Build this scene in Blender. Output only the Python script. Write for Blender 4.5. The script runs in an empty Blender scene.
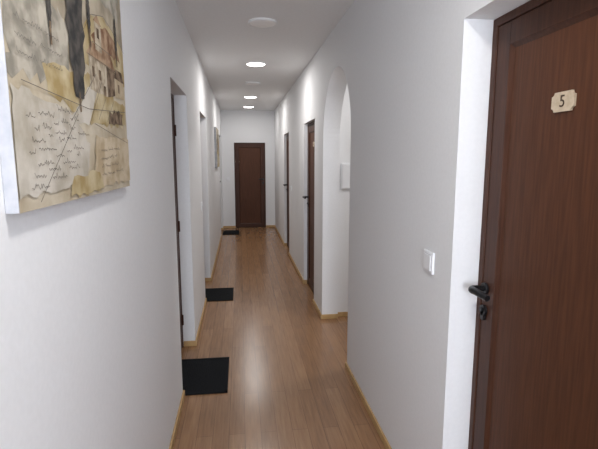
import bpy, bmesh, math
from mathutils import Vector, Matrix
scene = bpy.context.scene
scene.view_settings.view_transform = 'Standard'
scene.view_settings.look = 'None'

# ------------------------------------------------------------ dimensions
XL, XR = -0.42, 0.80
YB, YE = -2.4, 10.6
H = 2.70
TH = 0.165

# ------------------------------------------------------------ materials
def new_mat(name, col, rough=0.6, spec=0.5, metal=0.0):
    m = bpy.data.materials.new(name); m.use_nodes = True
    b = m.node_tree.nodes['Principled BSDF']
    b.inputs['Base Color'].default_value = (*col, 1)
    b.inputs['Roughness'].default_value = rough
    b.inputs['Specular IOR Level'].default_value = spec
    b.inputs['Metallic'].default_value = metal
    return m

def noise_mat(name, c1, c2, scale=(10,10,10), nscale=3, detail=4, rough=0.6, bump=0.0, spec=0.5, lo=0.35, hi=0.65):
    m = new_mat(name, c1, rough, spec)
    nt = m.node_tree; N = nt.nodes; L = nt.links; b = N['Principled BSDF']
    tc = N.new('ShaderNodeTexCoord'); mp = N.new('ShaderNodeMapping'); mp.inputs['Scale'].default_value = scale
    no = N.new('ShaderNodeTexNoise'); no.inputs['Scale'].default_value = nscale; no.inputs['Detail'].default_value = detail
    cr = N.new('ShaderNodeValToRGB')
    cr.color_ramp.elements[0].position = lo; cr.color_ramp.elements[0].color = (*c1,1)
    cr.color_ramp.elements[1].position = hi; cr.color_ramp.elements[1].color = (*c2,1)
    L.new(tc.outputs['Object'], mp.inputs['Vector']); L.new(mp.outputs[0], no.inputs['Vector'])
    L.new(no.outputs['Fac'], cr.inputs['Fac']); L.new(cr.outputs['Color'], b.inputs['Base Color'])
    if bump:
        bp = N.new('ShaderNodeBump'); bp.inputs['Strength'].default_value = bump; bp.inputs['Distance'].default_value = 0.002
        L.new(no.outputs['Fac'], bp.inputs['Height']); L.new(bp.outputs[0], b.inputs['Normal'])
    return m

wall_m = noise_mat('wall_paint', (0.78,0.785,0.795), (0.80,0.805,0.815), (1,1,1), 60, 3, 0.75, 0.08, 0.25)
ceil_m = noise_mat('ceiling_paint', (0.80,0.80,0.80), (0.82,0.82,0.82), (1,1,1), 40, 2, 0.8, 0.05, 0.2)
door_m = noise_mat('brown_wood_foil', (0.070,0.026,0.012), (0.100,0.038,0.018), (16,16,0.8), 7, 8, 0.5, 0.08, 0.22)
frame_m = noise_mat('brown_frame_foil', (0.047,0.017,0.009), (0.072,0.027,0.014), (16,16,0.8), 7, 8, 0.45, 0.08, 0.25)
base_m = noise_mat('skirting_wood', (0.44,0.27,0.11), (0.52,0.34,0.15), (3,3,3), 6, 4, 0.45)
black_m = new_mat('black_metal', (0.008,0.008,0.009), 0.35, 0.4)
mat_m = noise_mat('black_rubber_mat', (0.005,0.006,0.007), (0.016,0.017,0.020), (1,1,1), 180, 2, 0.9, 0.8, 0.15)
plastic_m = new_mat('white_plastic', (0.82,0.83,0.85), 0.35)
seam_m = new_mat('dark_seam', (0.02,0.01,0.007), 0.8)
plate_m = noise_mat('plate_cream', (0.50,0.40,0.28), (0.60,0.50,0.37), (1,1,1), 60, 3, 0.5)
text_m = new_mat('plate_ink', (0.06,0.03,0.015), 0.6)
trim_m = new_mat('lamp_trim_white', (0.8,0.8,0.8), 0.4)

def floor_mat():
    m = new_mat('laminate_floor', (0.4,0.25,0.15), 0.3, 0.5)
    nt = m.node_tree; N = nt.nodes; L = nt.links; b = N['Principled BSDF']
    tc = N.new('ShaderNodeTexCoord')
    mp = N.new('ShaderNodeMapping'); mp.inputs['Rotation'].default_value = (0,0,math.radians(90))
    L.new(tc.outputs['Object'], mp.inputs['Vector'])
    br = N.new('ShaderNodeTexBrick'); br.inputs['Scale'].default_value = 1
    br.inputs['Brick Width'].default_value = 1.25; br.inputs['Row Height'].default_value = 0.095
    br.inputs['Mortar Size'].default_value = 0.0014; br.inputs['Mortar Smooth'].default_value = 0.3
    br.offset = 0.37
    br.inputs['Color1'].default_value = (0.345,0.192,0.098,1)
    br.inputs['Color2'].default_value = (0.275,0.146,0.071,1)
    br.inputs['Mortar'].default_value = (0.14,0.070,0.034,1)
    L.new(mp.outputs[0], br.inputs['Vector'])
    m2 = N.new('ShaderNodeMapping'); m2.inputs['Scale'].default_value = (28,1.6,1)
    L.new(tc.outputs['Object'], m2.inputs['Vector'])
    no = N.new('ShaderNodeTexNoise'); no.inputs['Scale'].default_value = 2.2; no.inputs['Detail'].default_value = 7; no.inputs['Roughness'].default_value=0.6
    L.new(m2.outputs[0], no.inputs['Vector'])
    cr = N.new('ShaderNodeValToRGB')
    cr.color_ramp.elements[0].position = 0.3; cr.color_ramp.elements[0].color = (0.76,0.74,0.72,1)
    cr.color_ramp.elements[1].position = 0.7; cr.color_ramp.elements[1].color = (1.15,1.15,1.15,1)
    L.new(no.outputs['Fac'], cr.inputs['Fac'])
    mx = N.new('ShaderNodeMix'); mx.data_type='RGBA'; mx.blend_type='MULTIPLY'; mx.inputs['Factor'].default_value = 1
    L.new(br.outputs['Color'], mx.inputs['A']); L.new(cr.outputs['Color'], mx.inputs['B'])
    L.new(mx.outputs['Result'], b.inputs['Base Color'])
    b.inputs['Roughness'].default_value = 0.24
    b.inputs['Specular IOR Level'].default_value = 0.5
    return m
floor_m = floor_mat()

def emis(name, col, s):
    m = bpy.data.materials.new(name); m.use_nodes = True
    nt = m.node_tree; nt.nodes.clear()
    e = nt.nodes.new('ShaderNodeEmission'); e.inputs['Color'].default_value=(*col,1); e.inputs['Strength'].default_value=s
    o = nt.nodes.new('ShaderNodeOutputMaterial'); nt.links.new(e.outputs[0], o.inputs['Surface'])
    return m
lit_m = emis('lamp_lit', (1.0,0.97,0.95), 12.0)
off_m = new_mat('lamp_diffuser_off', (0.93,0.92,0.90), 0.4)

# ------------------------------------------------------------ mesh helpers
def finish(name, bm, mat, parent=None, bevel=0.0, smooth=False):
    bmesh.ops.recalc_face_normals(bm, faces=bm.faces[:])
    me = bpy.data.meshes.new(name); bm.to_mesh(me); bm.free()
    ob = bpy.data.objects.new(name, me); scene.collection.objects.link(ob)
    if mat: me.materials.append(mat)
    if smooth:
        for p in me.polygons: p.use_smooth = True
    if bevel:
        md = ob.modifiers.new('bevel','BEVEL'); md.width = bevel; md.segments = 2; md.limit_method='ANGLE'
    if parent: ob.parent = parent
    return ob

def add_box(bm, x0,x1,y0,y1,z0,z1):
    v = [bm.verts.new(p) for p in [(x0,y0,z0),(x1,y0,z0),(x1,y1,z0),(x0,y1,z0),(x0,y0,z1),(x1,y0,z1),(x1,y1,z1),(x0,y1,z1)]]
    for f in [(0,3,2,1),(4,5,6,7),(0,1,5,4),(1,2,6,5),(2,3,7,6),(3,0,4,7)]:
        bm.faces.new([v[i] for i in f])

def boxes(name, lst, mat, parent=None, bevel=0.0):
    bm = bmesh.new()
    for b in lst: add_box(bm, *b)
    return finish(name, bm, mat, parent, bevel)

def prism(bm, pts, axis, a0, a1):
    """extrude 2D polygon along an axis.  axis 'x': pts=(y,z); 'y': pts=(x,z)"""
    def mk(p,a): return (a,p[0],p[1]) if axis=='x' else ((p[0],a,p[1]) if axis=='y' else (p[0],p[1],a))
    A = [bm.verts.new(mk(p,a0)) for p in pts]; B = [bm.verts.new(mk(p,a1)) for p in pts]
    f1 = bm.faces.new(A); f2 = bm.faces.new(B[::-1])
    n = len(pts)
    for i in range(n): bm.faces.new([A[i],B[i],B[(i+1)%n],A[(i+1)%n]])
    bm.normal_update()
    bmesh.ops.triangulate(bm, faces=[f1,f2], ngon_method='EAR_CLIP')

def cyl(bm, c, r, h, axis='z', seg=32, r2=None):
    ret = bmesh.ops.create_cone(bm, cap_ends=True, segments=seg, radius1=r, radius2=r if r2 is None else r2, depth=h)
    M = Matrix.Translation(Vector(c))
    if axis=='y': M = M @ Matrix.Rotation(math.radians(90),4,'X')
    if axis=='x': M = M @ Matrix.Rotation(math.radians(90),4,'Y')
    bmesh.ops.transform(bm, matrix=M, verts=ret['verts'])

def empty(name, loc=(0,0,0), rz=0):
    e = bpy.data.objects.new(name, None); scene.collection.objects.link(e)
    e.location = loc; e.rotation_euler = (0,0,rz); e.empty_display_size = 0.1
    return e

# ------------------------------------------------------------ shell
L_OPEN = [(2.97,3.84,2.13,'d',0.10),(5.05,5.95,2.13,'d',0.10),(9.45,10.3,2.10,'d',0.06)]
R_OPEN = [(0.72,1.60,2.12,'d',0.11),(3.25,4.35,2.37,'a',0),(4.86,5.68,2.05,'d',0.045),(7.45,8.28,2.05,'d',0.045)]
E_OPEN = [(-0.135,0.585,1.98,'d',0.02)]

def wall_outline(a0, a1, ops):
    pts = [(a0,0)]
    for o in ops:
        s,e,t,k = o[:4]
        if k=='d': pts += [(s,0),(s,t),(e,t),(e,0)]
        else:
            r = (e-s)/2; zc = t - r*1.0
            pts.append((s,0))
            n=40
            for i in range(n+1):
                a = math.pi - math.pi*i/n
                pts.append(((s+e)/2 + r*math.cos(a), zc + r*math.sin(a)))
            pts.append((e,0))
    pts += [(a1,0),(a1,H),(a0,H)]
    return pts

bm = bmesh.new(); prism(bm, wall_outline(YB,YE,L_OPEN),'x', XL-0.25, XL); finish('wall_left', bm, wall_m)
bm = bmesh.new(); prism(bm, wall_outline(YB,YE,R_OPEN),'x', XR, XR+TH); finish('wall_right', bm, wall_m)
bm = bmesh.new(); prism(bm, wall_outline(XL-0.25,XR+TH,E_OPEN),'y', YE, YE+0.16); finish('wall_end', bm, wall_m)
boxes('wall_back', [(XL-0.25,XR+TH,YB-0.2,YB,0,0.7),(XL-0.25,XR+TH,YB-0.2,YB,2.3,H),
                    (XL-0.25,-0.3,YB-0.2,YB,0.7,2.3),(0.68,XR+TH,YB-0.2,YB,0.7,2.3)], wall_m)
w = empty('window_1', (0.19,YB-0.1,0.7))
boxes('window_frame', [(-0.49,-0.43,-0.03,0.03,0,1.6),(0.43,0.49,-0.03,0.03,0,1.6),(-0.43,0.43,-0.03,0.03,0,0.06),
      (-0.43,0.43,-0.03,0.03,1.54,1.6),(-0.03,0.03,-0.03,0.03,0.06,1.54)], plastic_m, w, 0.004)
AX, AY0, AY1 = 2.5, 2.9, 4.40
boxes('wall_alcove', [(XR+TH,AX,AY1,AY1+0.1,0,H),(XR+TH,AX,AY0-0.1,AY0,0,H),(AX,AX+0.1,AY0-0.1,AY1+0.1,0,H)], wall_m)
boxes('floor', [(XL-0.25,XR+TH,YB-0.2,YE+0.16,-0.1,0),(XR+TH,AX+0.1,AY0-0.1,AY1+0.1,-0.1,0)], floor_m)
boxes('ceiling', [(XL-0.25,XR+TH,YB-0.2,YE+0.16,H,H+0.1),(XR+TH,AX+0.1,AY0-0.1,AY1+0.1,H,H+0.1)], ceil_m)

# baseboards
BH, BT = 0.048, 0.013
def base_runs(ops, a0, a1):
    runs=[]; p=a0
    for o in ops:
        runs.append((p,o[0])); p=o[1]
    runs.append((p,a1)); return runs
lst=[]
for s,e in base_runs(L_OPEN,YB,YE): lst.append((XL,XL+BT,s,e,0,BH))
for o in L_OPEN:
    lst.append((XL-o[4]+0.002,XL+BT,o[0],o[0]+BT,0,BH)); lst.append((XL-o[4]+0.002,XL+BT,o[1]-BT,o[1],0,BH))
boxes('baseboard_left', lst, base_m, bevel=0.003)
lst=[]
for s,e in base_runs(R_OPEN,YB,YE): lst.append((XR-BT,XR,s,e,0,BH))
for o in R_OPEN:
    d = o[4]-0.002 if o[3]=='d' else TH
    lst.append((XR-BT,XR+d,o[0],o[0]+BT,0,BH)); lst.append((XR-BT,XR+d,o[1]-BT,o[1],0,BH))
boxes('baseboard_right', lst, base_m, bevel=0.003)
boxes('baseboard_end', [(XL+BT,E_OPEN[0][0],YE-BT,YE,0,BH),(E_OPEN[0][1],XR-BT,YE-BT,YE,0,BH)], base_m, bevel=0.003)
boxes('baseboard_alcove', [(XR+TH,AX,AY1-BT,AY1,0,BH),(AX-BT,AX,AY0,AY1-BT,0,BH),(XR+TH,AX-BT,AY0,AY0+BT,0,BH)], base_m, bevel=0.003)

# ------------------------------------------------------------ doors
door_n = [0]
def make_door(loc, rz, W, Ht, handle_side, fw=0.030, number=None, plate_dx=0.0, plate_z=1.79):
    """local: X across, front faces -Y, z up"""
    door_n[0]+=1
    D = empty('door_%d'%door_n[0], loc, rz)
    hw = W/2; g=0.001
    bmf = bmesh.new()
    outer=[(-hw+g,0.0),(-hw+g,Ht-g),(hw-g,Ht-g),(hw-g,0.0),(hw-fw,0.0),(hw-fw,Ht-fw),(-hw+fw,Ht-fw),(-hw+fw,0.0)]
    prism(bmf, outer, 'y', 0.0, 0.05)
    finish('frame', bmf, frame_m, D, 0.003)
    boxes('threshold', [(-hw+fw,hw-fw,0.012,0.05,0.0,0.012)], seam_m, D)
    lw = hw-fw-0.003; z0=0.014; z1=Ht-fw-0.003
    boxes('rebate', [(-hw+0.01,hw-0.01,0.046,0.055,0.0,Ht-0.01)], seam_m, D)
    sw=0.076
    def ringboxes(x, za, zb, s, y0, y1):
        return [(-x,-x+s,y0,y1,za,zb),(x-s,x,y0,y1,za,zb),(-x+s,x-s,y0,y1,za,za+s),(-x+s,x-s,y0,y1,zb-s,zb)]
    boxes('leaf_stiles', ringboxes(lw,z0,z1,sw,0.004,0.045), frame_m, D, 0.002)
    bmb = bmesh.new()
    xi = lw-sw; za=z0+sw; zb=z1-sw; b=0.014
    o=[(-xi,0.006,za),(xi,0.006,za),(xi,0.006,zb),(-xi,0.006,zb)]
    i=[(-xi+b,0.016,za+b),(xi-b,0.016,za+b),(xi-b,0.016,zb-b),(-xi+b,0.016,zb-b)]
    vo=[bmb.verts.new(p) for p in o]; vi=[bmb.verts.new(p) for p in i]
    for k in range(4): bmb.faces.new([vo[k],vo[(k+1)%4],vi[(k+1)%4],vi[k]])
    finish('panel_bead', bmb, frame_m, D)
    boxes('panel', [(-xi,xi,0.016,0.04,za,zb)], door_m, D)
    s = handle_side; hx = s*(lw-0.022); hz=1.142
    bmh = bmesh.new()
    cyl(bmh,(hx,-0.001,hz),0.022,0.012,'y',28)
    cyl(bmh,(hx,-0.028,hz),0.011,0.050,'y',16)
    finish('handle_rose', bmh, black_m, D, 0.002)
    cu = bpy.data.curves.new('lever','CURVE'); cu.dimensions='3D'; cu.bevel_depth=0.0135; cu.bevel_resolution=5; cu.use_fill_caps=True
    sp = cu.splines.new('BEZIER'); P=[(hx,-0.030,hz),(hx-s*0.008,-0.056,hz+0.001),(hx-s*0.05,-0.060,hz+0.002),(hx-s*0.108,-0.052,hz-0.004)]
    sp.bezier_points.add(len(P)-1)
    for bp,p in zip(sp.bezier_points,P):
        bp.co=p; bp.handle_left_type='AUTO'; bp.handle_right_type='AUTO'
    sp.bezier_points[-1].radius=0.85
    lo = bpy.data.objects.new('handle_lever',cu); scene.collection.objects.link(lo); cu.materials.append(black_m); lo.parent=D
    bmk = bmesh.new()
    cyl(bmk,(hx,-0.001,hz-0.085),0.020,0.012,'y',24); add_box(bmk,hx-0.010,hx+0.010,-0.007,0.004,hz-0.122,hz-0.085)
    cyl(bmk,(hx,-0.008,hz-0.082),0.008,0.012,'y',16)
    finish('keyhole_escutcheon', bmk, black_m, D)
    bmg = bmesh.new()
    for zz in (0.25, Ht*0.5, Ht-0.28): cyl(bmg,(-s*(lw+0.004),-0.006,zz),0.007,0.09,'z',16)
    finish('hinges', bmg, frame_m, D)
    if number:
        bmp = bmesh.new(); w2,h2,c=0.046,0.028,0.011
        pts=[]
        for (sx,sz) in ((-1,-1),(1,-1),(1,1),(-1,1)):
            cx,cz=sx*w2,sz*h2
            for q in range(6):
                t=q/5*math.pi/2
                pts.append((cx-sx*c*math.cos(t), cz-sz*c*math.sin(t)))
        pts.sort(key=lambda p: math.atan2(p[1]/h2,p[0]/w2))
        prism(bmp, [(p[0]+plate_dx,p[1]+plate_z) for p in pts],'y',0.009,0.0161)
        finish('number_plate', bmp, plate_m, D, 0.0)
        tcu = bpy.data.curves.new('num','FONT'); tcu.body=number; tcu.size=0.048; tcu.extrude=0.0006; tcu.align_x='CENTER'; tcu.align_y='CENTER'
        to = bpy.data.objects.new('number_text',tcu); scene.collection.objects.link(to); to.parent=D
        tcu.materials.append(text_m)
        to.location=(plate_dx,0.0082,plate_z); to.rotation_euler=(math.radians(90),0,0)
    return D

o=R_OPEN[0]; c=(o[0]+o[1])/2
make_door((XR+o[4],c,0), -math.pi/2, o[1]-o[0], o[2], -1, number='5', plate_dx=c-1.219)
for o in (R_OPEN[2],R_OPEN[3]):
    c=(o[0]+o[1])/2
    make_door((XR+o[4],c,0), -math.pi/2, o[1]-o[0], o[2], -1, number='6')
o=E_OPEN[0]; make_door(((o[0]+o[1])/2, YE+o[4],0), 0, o[1]-o[0], o[2], 1, number='4', plate_dx=-0.29,plate_z=1.55)
for o,nm in zip(L_OPEN,'123'):
    c=(o[0]+o[1])/2
    make_door((XL-o[4],c,0), math.pi/2, o[1]-o[0], o[2], -1, number=nm)

# ------------------------------------------------------------ doormats
def doormat(x0,x1,y0,y1):
    bm=bmesh.new()
    add_box(bm,x0,x1,y0,y1,0.0,0.007)
    b=0.018
    for q in ((x0,x1,y0,y0+b),(x0,x1,y1-b,y1),(x0,x0+b,y0,y1),(x1-b,x1,y0,y1)):
        add_box(bm,*q,0.006,0.011)
    n=int((x1-x0-2*b)/0.014)
    for i in range(n):
        xx=x0+b+0.004+i*(x1-x0-2*b)/n
        add_box(bm,xx,xx+0.007,y0+b,y1-b,0.006,0.0105)
    finish('doormat',bm,mat_m)
doormat(-0.505,-0.118,2.99,3.55)
doormat(-0.505,-0.11,5.07,5.57)
doormat(-0.40,-0.05,9.62,10.18)

# ------------------------------------------------------------ switches & box
gap_m = new_mat('switch_gap',(0.5,0.5,0.52),0.6)
def light_switch(x,y,z,face,s=0.094):
    e=empty('light_switch',(x,y,z))
    h=s/2
    a,b=sorted((0,face*0.010)); boxes('plate',[(a,b,-h,h,-h,h)],plastic_m,e,0.003)
    a,b=sorted((face*0.0105,face*0.015)); boxes('rocker',[(a,b,-h*0.72,h*0.72,-h*0.72,h*0.72)],plastic_m,e,0.002)
    a,b=sorted((face*0.0095,face*0.0105)); boxes('rocker_gap',[(a,b,-h*0.74,h*0.74,-h*0.74,h*0.74)],gap_m,e)
light_switch(XR,1.80,1.19,-1)
light_switch(XL,4.88,1.12,1,0.085)
light_switch(XR,7.1,1.15,-1,0.085)
e=empty('light_switch',( -0.28,YE,1.15))
boxes('plate',[(-0.04,0.04,-0.009,0,-0.04,0.04)],plastic_m,e,0.003); boxes('rocker',[(-0.028,0.028,-0.013,-0.009,-0.028,0.028)],plastic_m,e,0.002)
e=empty('electrical_box',(1.09,AY1,1.45))
boxes('case',[(-0.10,0.10,-0.020,0,-0.13,0.13)],plastic_m,e,0.004)
boxes('lid',[(-0.088,0.088,-0.025,-0.020,-0.118,0.118)],plastic_m,e,0.002)

# ------------------------------------------------------------ ceiling lamps
LX=0.20
def downlight(x,y,on,power=14,R=0.115):
    e=empty('ceiling_downlight',(x,y,H))
    bm=bmesh.new()
    prof=[(R,0),(R,-0.010),(R-0.004,-0.016),(R-0.010,-0.016),(R-0.012,-0.012),(R-0.012,0)]
    seg=48; rows=[]
    for i in range(seg):
        a=2*math.pi*i/seg; rows.append([bm.verts.new((p[0]*math.cos(a),p[0]*math.sin(a),p[1])) for p in prof])
    for i in range(seg):
        A=rows[i];B=rows[(i+1)%seg]
        for k in range(len(prof)-1): bm.faces.new([A[k],A[k+1],B[k+1],B[k]])
    finish('trim_ring',bm,trim_m,e,0,True)
    bm=bmesh.new()
    r0=R-0.011; prev=None; rings=6
    for j in range(rings+1):
        t=j/rings; rr=r0*math.cos(t*math.pi/2); zz=-0.012-0.012*math.sin(t*math.pi/2)
        if j==rings:
            cv=bm.verts.new((0,0,zz))
            for i in range(seg): bm.faces.new([prev[i],prev[(i+1)%seg],cv])
        else:
            cur=[bm.verts.new((rr*math.cos(2*math.pi*i/seg),rr*math.sin(2*math.pi*i/seg),zz)) for i in range(seg)]
            if prev:
                for i in range(seg): bm.faces.new([prev[i],prev[(i+1)%seg],cur[(i+1)%seg],cur[i]])
            prev=cur
    finish('diffuser',bm,lit_m if on else off_m,e,0,True)
    if on:
        l=bpy.data.lights.new('lamp','AREA'); l.shape='DISK'; l.size=(R-0.02)*2; l.energy=power; l.color=(1.0,0.97,0.94)
        lo=bpy.data.objects.new('lamp',l); scene.collection.objects.link(lo); lo.parent=e; lo.location=(0,0,-0.028)
for y,on,p in ((3.78,False,0),(5.37,True,13),(6.75,False,0),(8.2,True,11),(9.75,True,5),(2.25,False,0),(0.7,True,12)):
    downlight(LX,y,on,p)
downlight(1.7,3.6,True,12)  # unseen lamp, added to brighten the alcove behind the arch

l=bpy.data.lights.new('window_daylight','AREA'); l.shape='RECTANGLE'; l.size=0.85; l.size_y=1.5; l.energy=110; l.color=(0.86,0.91,1.0)
lo=bpy.data.objects.new('window_daylight',l); scene.collection.objects.link(lo); lo.location=(0.19,YB-0.25,1.5)
lo.rotation_euler=Vector((0,1,-0.0)).to_track_quat('-Z','Y').to_euler()

wd=bpy.data.worlds.new('world'); scene.world=wd; wd.use_nodes=True
bg=wd.node_tree.nodes['Background']; bg.inputs['Color'].default_value=(0.75,0.85,1,1); bg.inputs['Strength'].default_value=1.0

# ------------------------------------------------------------ canvas paintings
canvas_m = noise_mat('canvas_beige', (0.40,0.33,0.23), (0.55,0.49,0.38), (1,1,1), 9, 8, 0.8, 0.2, 0.2, 0.35, 0.62)
side_m = noise_mat('canvas_side', (0.42,0.43,0.46), (0.52,0.52,0.54), (1,1,1), 30, 3, 0.8)
def paint(name,c1,c2,sc=25): return noise_mat(name,c1,c2,(1,1,1),sc,8,0.8,0.15,0.2,0.38,0.6)
p_cyp = paint('paint_cypress',(0.03,0.03,0.03),(0.09,0.08,0.07))
p_grey = paint('paint_greywash',(0.24,0.22,0.18),(0.45,0.41,0.34),18)
p_white = paint('paint_white',(0.40,0.36,0.29),(0.56,0.52,0.45),11)
p_sky = paint('paint_sky',(0.26,0.22,0.16),(0.44,0.38,0.29),9)
p_olive = paint('paint_olive',(0.34,0.25,0.11),(0.52,0.44,0.28),12)
p_red = paint('paint_redbrown',(0.18,0.09,0.05),(0.40,0.28,0.18),22)
p_dark = paint('paint_umber',(0.08,0.05,0.03),(0.25,0.18,0.12),30)
p_wall = paint('paint_house',(0.42,0.33,0.21),(0.56,0.47,0.34),16)
p_stone = paint('paint_stone',(0.30,0.24,0.17),(0.52,0.45,0.34),34)
p_ink = new_mat('paint_ink',(0.12,0.105,0.09),0.8)
def canvas_painting(y0,y1,z0,z1,th=0.024):
    import random; rnd=random.Random(4)
    e=empty('canvas_painting',(XL,y0,z0)); W=y1-y0; Hh=z1-z0
    boxes('canvas',[(0,th,0,W,0,Hh)],side_m,e,0.002)
    st=[0]
    def rough(pts,amp=0.010):
        out=[]
        n=len(pts)
        for i in range(n):
            a=pts[i]; b=pts[(i+1)%n]; L=math.hypot(b[0]-a[0],b[1]-a[1]); k=max(1,int(L/0.03))
            for j in range(k):
                t=j/k; out.append((a[0]+(b[0]-a[0])*t+rnd.uniform(-amp,amp)*(1 if j else 0.3), a[1]+(b[1]-a[1])*t+rnd.uniform(-amp,amp)*(1 if j else 0.3)))
        return out
    def poly(nm,pts,m,amp=0.008):
        st[0]+=1; x=th+0.0002+0.00012*st[0]
        if amp: pts=rough(pts,amp)
        bm=bmesh.new(); vs=[bm.verts.new((x,min(max(p[0],0.001),0.999)*W,min(max(p[1],0.001),0.999)*Hh)) for p in pts]
        f=bm.faces.new(vs); bm.normal_update(); bmesh.ops.triangulate(bm,faces=[f],ngon_method='EAR_CLIP')
        finish(nm,bm,m,e)
    def strokes(nm,segs,w,m):
        st[0]+=1; x=th+0.0002+0.00012*st[0]; bm=bmesh.new()
        for pl in segs:
            for a,b in zip(pl[:-1],pl[1:]):
                A=Vector((a[0]*W,a[1]*Hh)); B=Vector((b[0]*W,b[1]*Hh)); d=(B-A)
                if d.length<1e-6: continue
                n=Vector((-d.y,d.x)).normalized()*w/2
                q=[A-n,B-n,B+n,A+n]
                bm.faces.new([bm.verts.new((x,p.x,p.y)) for p in q])
        finish(nm,bm,m,e)
    poly('ground',[(0,0),(1,0),(1,1),(0,1)],canvas_m,0)
    poly('sky',[(0.0,0.62),(0.35,0.60),(0.7,0.66),(1,0.63),(1,1),(0,1)],p_sky)
    poly('sky_patch',[(0.05,0.7),(0.3,0.72),(0.33,0.97),(0.08,0.95)],p_white,0.02)
    poly('sky_patch_2',[(0.62,0.80),(0.93,0.78),(0.96,0.96),(0.60,0.97)],p_grey,0.02)
    poly('far_hill',[(0.48,0.60),(0.58,0.70),(0.72,0.74),(0.9,0.70),(1,0.66),(1,0.5),(0.48,0.5)],p_olive)
    poly('field_red',[(0.58,0.62),(0.74,0.70),(0.90,0.68),(0.94,0.60),(0.66,0.58)],p_red,0.015)
    poly('mid_wash',[(0.0,0.36),(0.35,0.40),(0.38,0.60),(0.2,0.63),(0.0,0.58)],p_grey,0.02)
    poly('hill_olive',[(0.18,0.42),(0.5,0.46),(0.98,0.40),(0.98,0.30),(0.55,0.28),(0.2,0.34)],p_olive,0.015)
    poly('road',[(0.34,0.27),(0.5,0.27),(0.66,0.46),(0.60,0.48)],p_white)
    poly('house_wall',[(0.54,0.41),(0.74,0.41),(0.74,0.54),(0.54,0.54)],p_stone,0.002)
    poly('house_shade',[(0.74,0.41),(0.84,0.43),(0.84,0.54),(0.74,0.54)],p_dark,0.002)
    poly('house_roof',[(0.52,0.54),(0.86,0.54),(0.80,0.60),(0.58,0.60)],p_red,0.002)
    poly('barn_wall',[(0.84,0.42),(0.97,0.43),(0.97,0.51),(0.84,0.51)],p_wall,0.002)
    poly('barn_roof',[(0.83,0.51),(0.985,0.51),(0.95,0.555),(0.86,0.555)],p_dark,0.002)
    poly('tower',[(0.62,0.58),(0.69,0.58),(0.69,0.69),(0.62,0.69)],p_stone,0.002)
    poly('tower_roof',[(0.61,0.69),(0.70,0.69),(0.655,0.725)],p_red,0.0)
    for i,(a,b) in enumerate(((0.57,0.465),(0.64,0.465),(0.69,0.41),(0.88,0.45),(0.64,0.63))):
        poly('house_window',[(a,b),(a+0.025,b),(a+0.025,b+0.04),(a,b+0.04)],p_dark,0)
    poly('pale_wash',[(0.0,0.04),(0.44,0.06),(0.50,0.20),(0.30,0.31),(0.0,0.33)],p_white,0.012)
    poly('ochre_wash',[(0.52,0.03),(1.0,0.03),(1.0,0.24),(0.56,0.24)],p_wall,0.012)
    poly('dark_patch',[(0.72,0.29),(0.92,0.30),(0.93,0.36),(0.74,0.35)],p_dark,0.012)
    poly('ochre_patch',[(0.3,0.01),(0.62,0.02),(0.58,0.09),(0.33,0.08)],p_olive,0.015)
    def cyp(cx,b,t,w):
        L=[];R=[];n=16
        for i in range(n+1):
            q=i/n; ww=w*(math.sin(math.pi*min(1,q*0.86+0.12))**0.7)*(1+0.18*math.sin(i*2.3+cx*30))
            if i==n: ww=0.001
            L.append((cx-ww/2,b+(t-b)*q)); R.append((cx+ww/2,b+(t-b)*q))
        poly('cypress',R+L[::-1],p_cyp,0.003)
        poly('cypress_trunk',[(cx-0.006,b-0.05),(cx+0.006,b-0.05),(cx+0.005,b+0.02),(cx-0.005,b+0.02)],p_dark,0)
    cyp(0.43,0.36,0.995,0.14); cyp(0.24,0.54,0.80,0.03); cyp(0.88,0.62,0.80,0.03); cyp(0.56,0.62,0.78,0.03)
    lines=[]
    def script(xa,xb,z,sl,amp):
        x=xa
        while x<xb:
            wl=rnd.uniform(0.03,0.12); pl=[]; n=int(wl/0.005)
            for i in range(n):
                pl.append((x+i*0.005+rnd.uniform(-.003,.003), z+sl*(x-xa)+amp*(math.sin(i*2.1+rnd.random())*rnd.uniform(.2,.8)+ (1.5 if rnd.random()<0.12 else 0))))
            lines.append(pl); x+=wl+0.012
    for k in range(7): script(0.06+0.02*(k%3),0.36+0.03*(k%2),0.06+k*0.033,0.22,0.007)
    for k in range(4): script(0.60,0.82,0.075+k*0.034,0.06,0.006)
    for k in range(5): script(0.08,0.22,0.75+k*0.04,0.03,0.007)
    for k in range(3): script(0.04,0.26,0.42+k*0.045,0.03,0.007)
    strokes('handwriting',lines,0.0012,p_ink)
    sk=[[(0.05,0.35),(0.5,0.33),(0.97,0.37)],[(0.48,0.6),(0.58,0.70),(0.72,0.74),(0.9,0.7),(0.99,0.66)],[(0.54,0.41),(0.54,0.54),(0.58,0.60),(0.80,0.60),(0.86,0.54),(0.52,0.54)],
        [(0.74,0.41),(0.74,0.54)],[(0.34,0.27),(0.6,0.48)],[(0.5,0.27),(0.66,0.46)],
        [(0.55,0.28),(0.98,0.22)],[(0.6,0.3),(0.7,0.4)],[(0.7,0.3),(0.8,0.4)],[(0.1,0.02),(0.40,0.3)]]
    strokes('sketch_lines',sk,0.0016,p_ink)
canvas_painting(0.863,1.69,1.53,2.22)
canvas_painting(7.75,8.65,1.47,2.14,0.035)

# ------------------------------------------------------------ camera
cam=bpy.data.cameras.new('camera'); cam.sensor_width=36; cam.lens=450/598*36; cam.clip_start=0.02
co=bpy.data.objects.new('camera',cam); scene.collection.objects.link(co)
co.location=(0,0,1.63)
psi=math.radians(7.39); th=math.radians(8.41)
F=Vector((math.sin(psi)*math.cos(th),math.cos(psi)*math.cos(th),-math.sin(th)))
co.rotation_euler=F.to_track_quat('-Z','Y').to_euler()
scene.camera=co
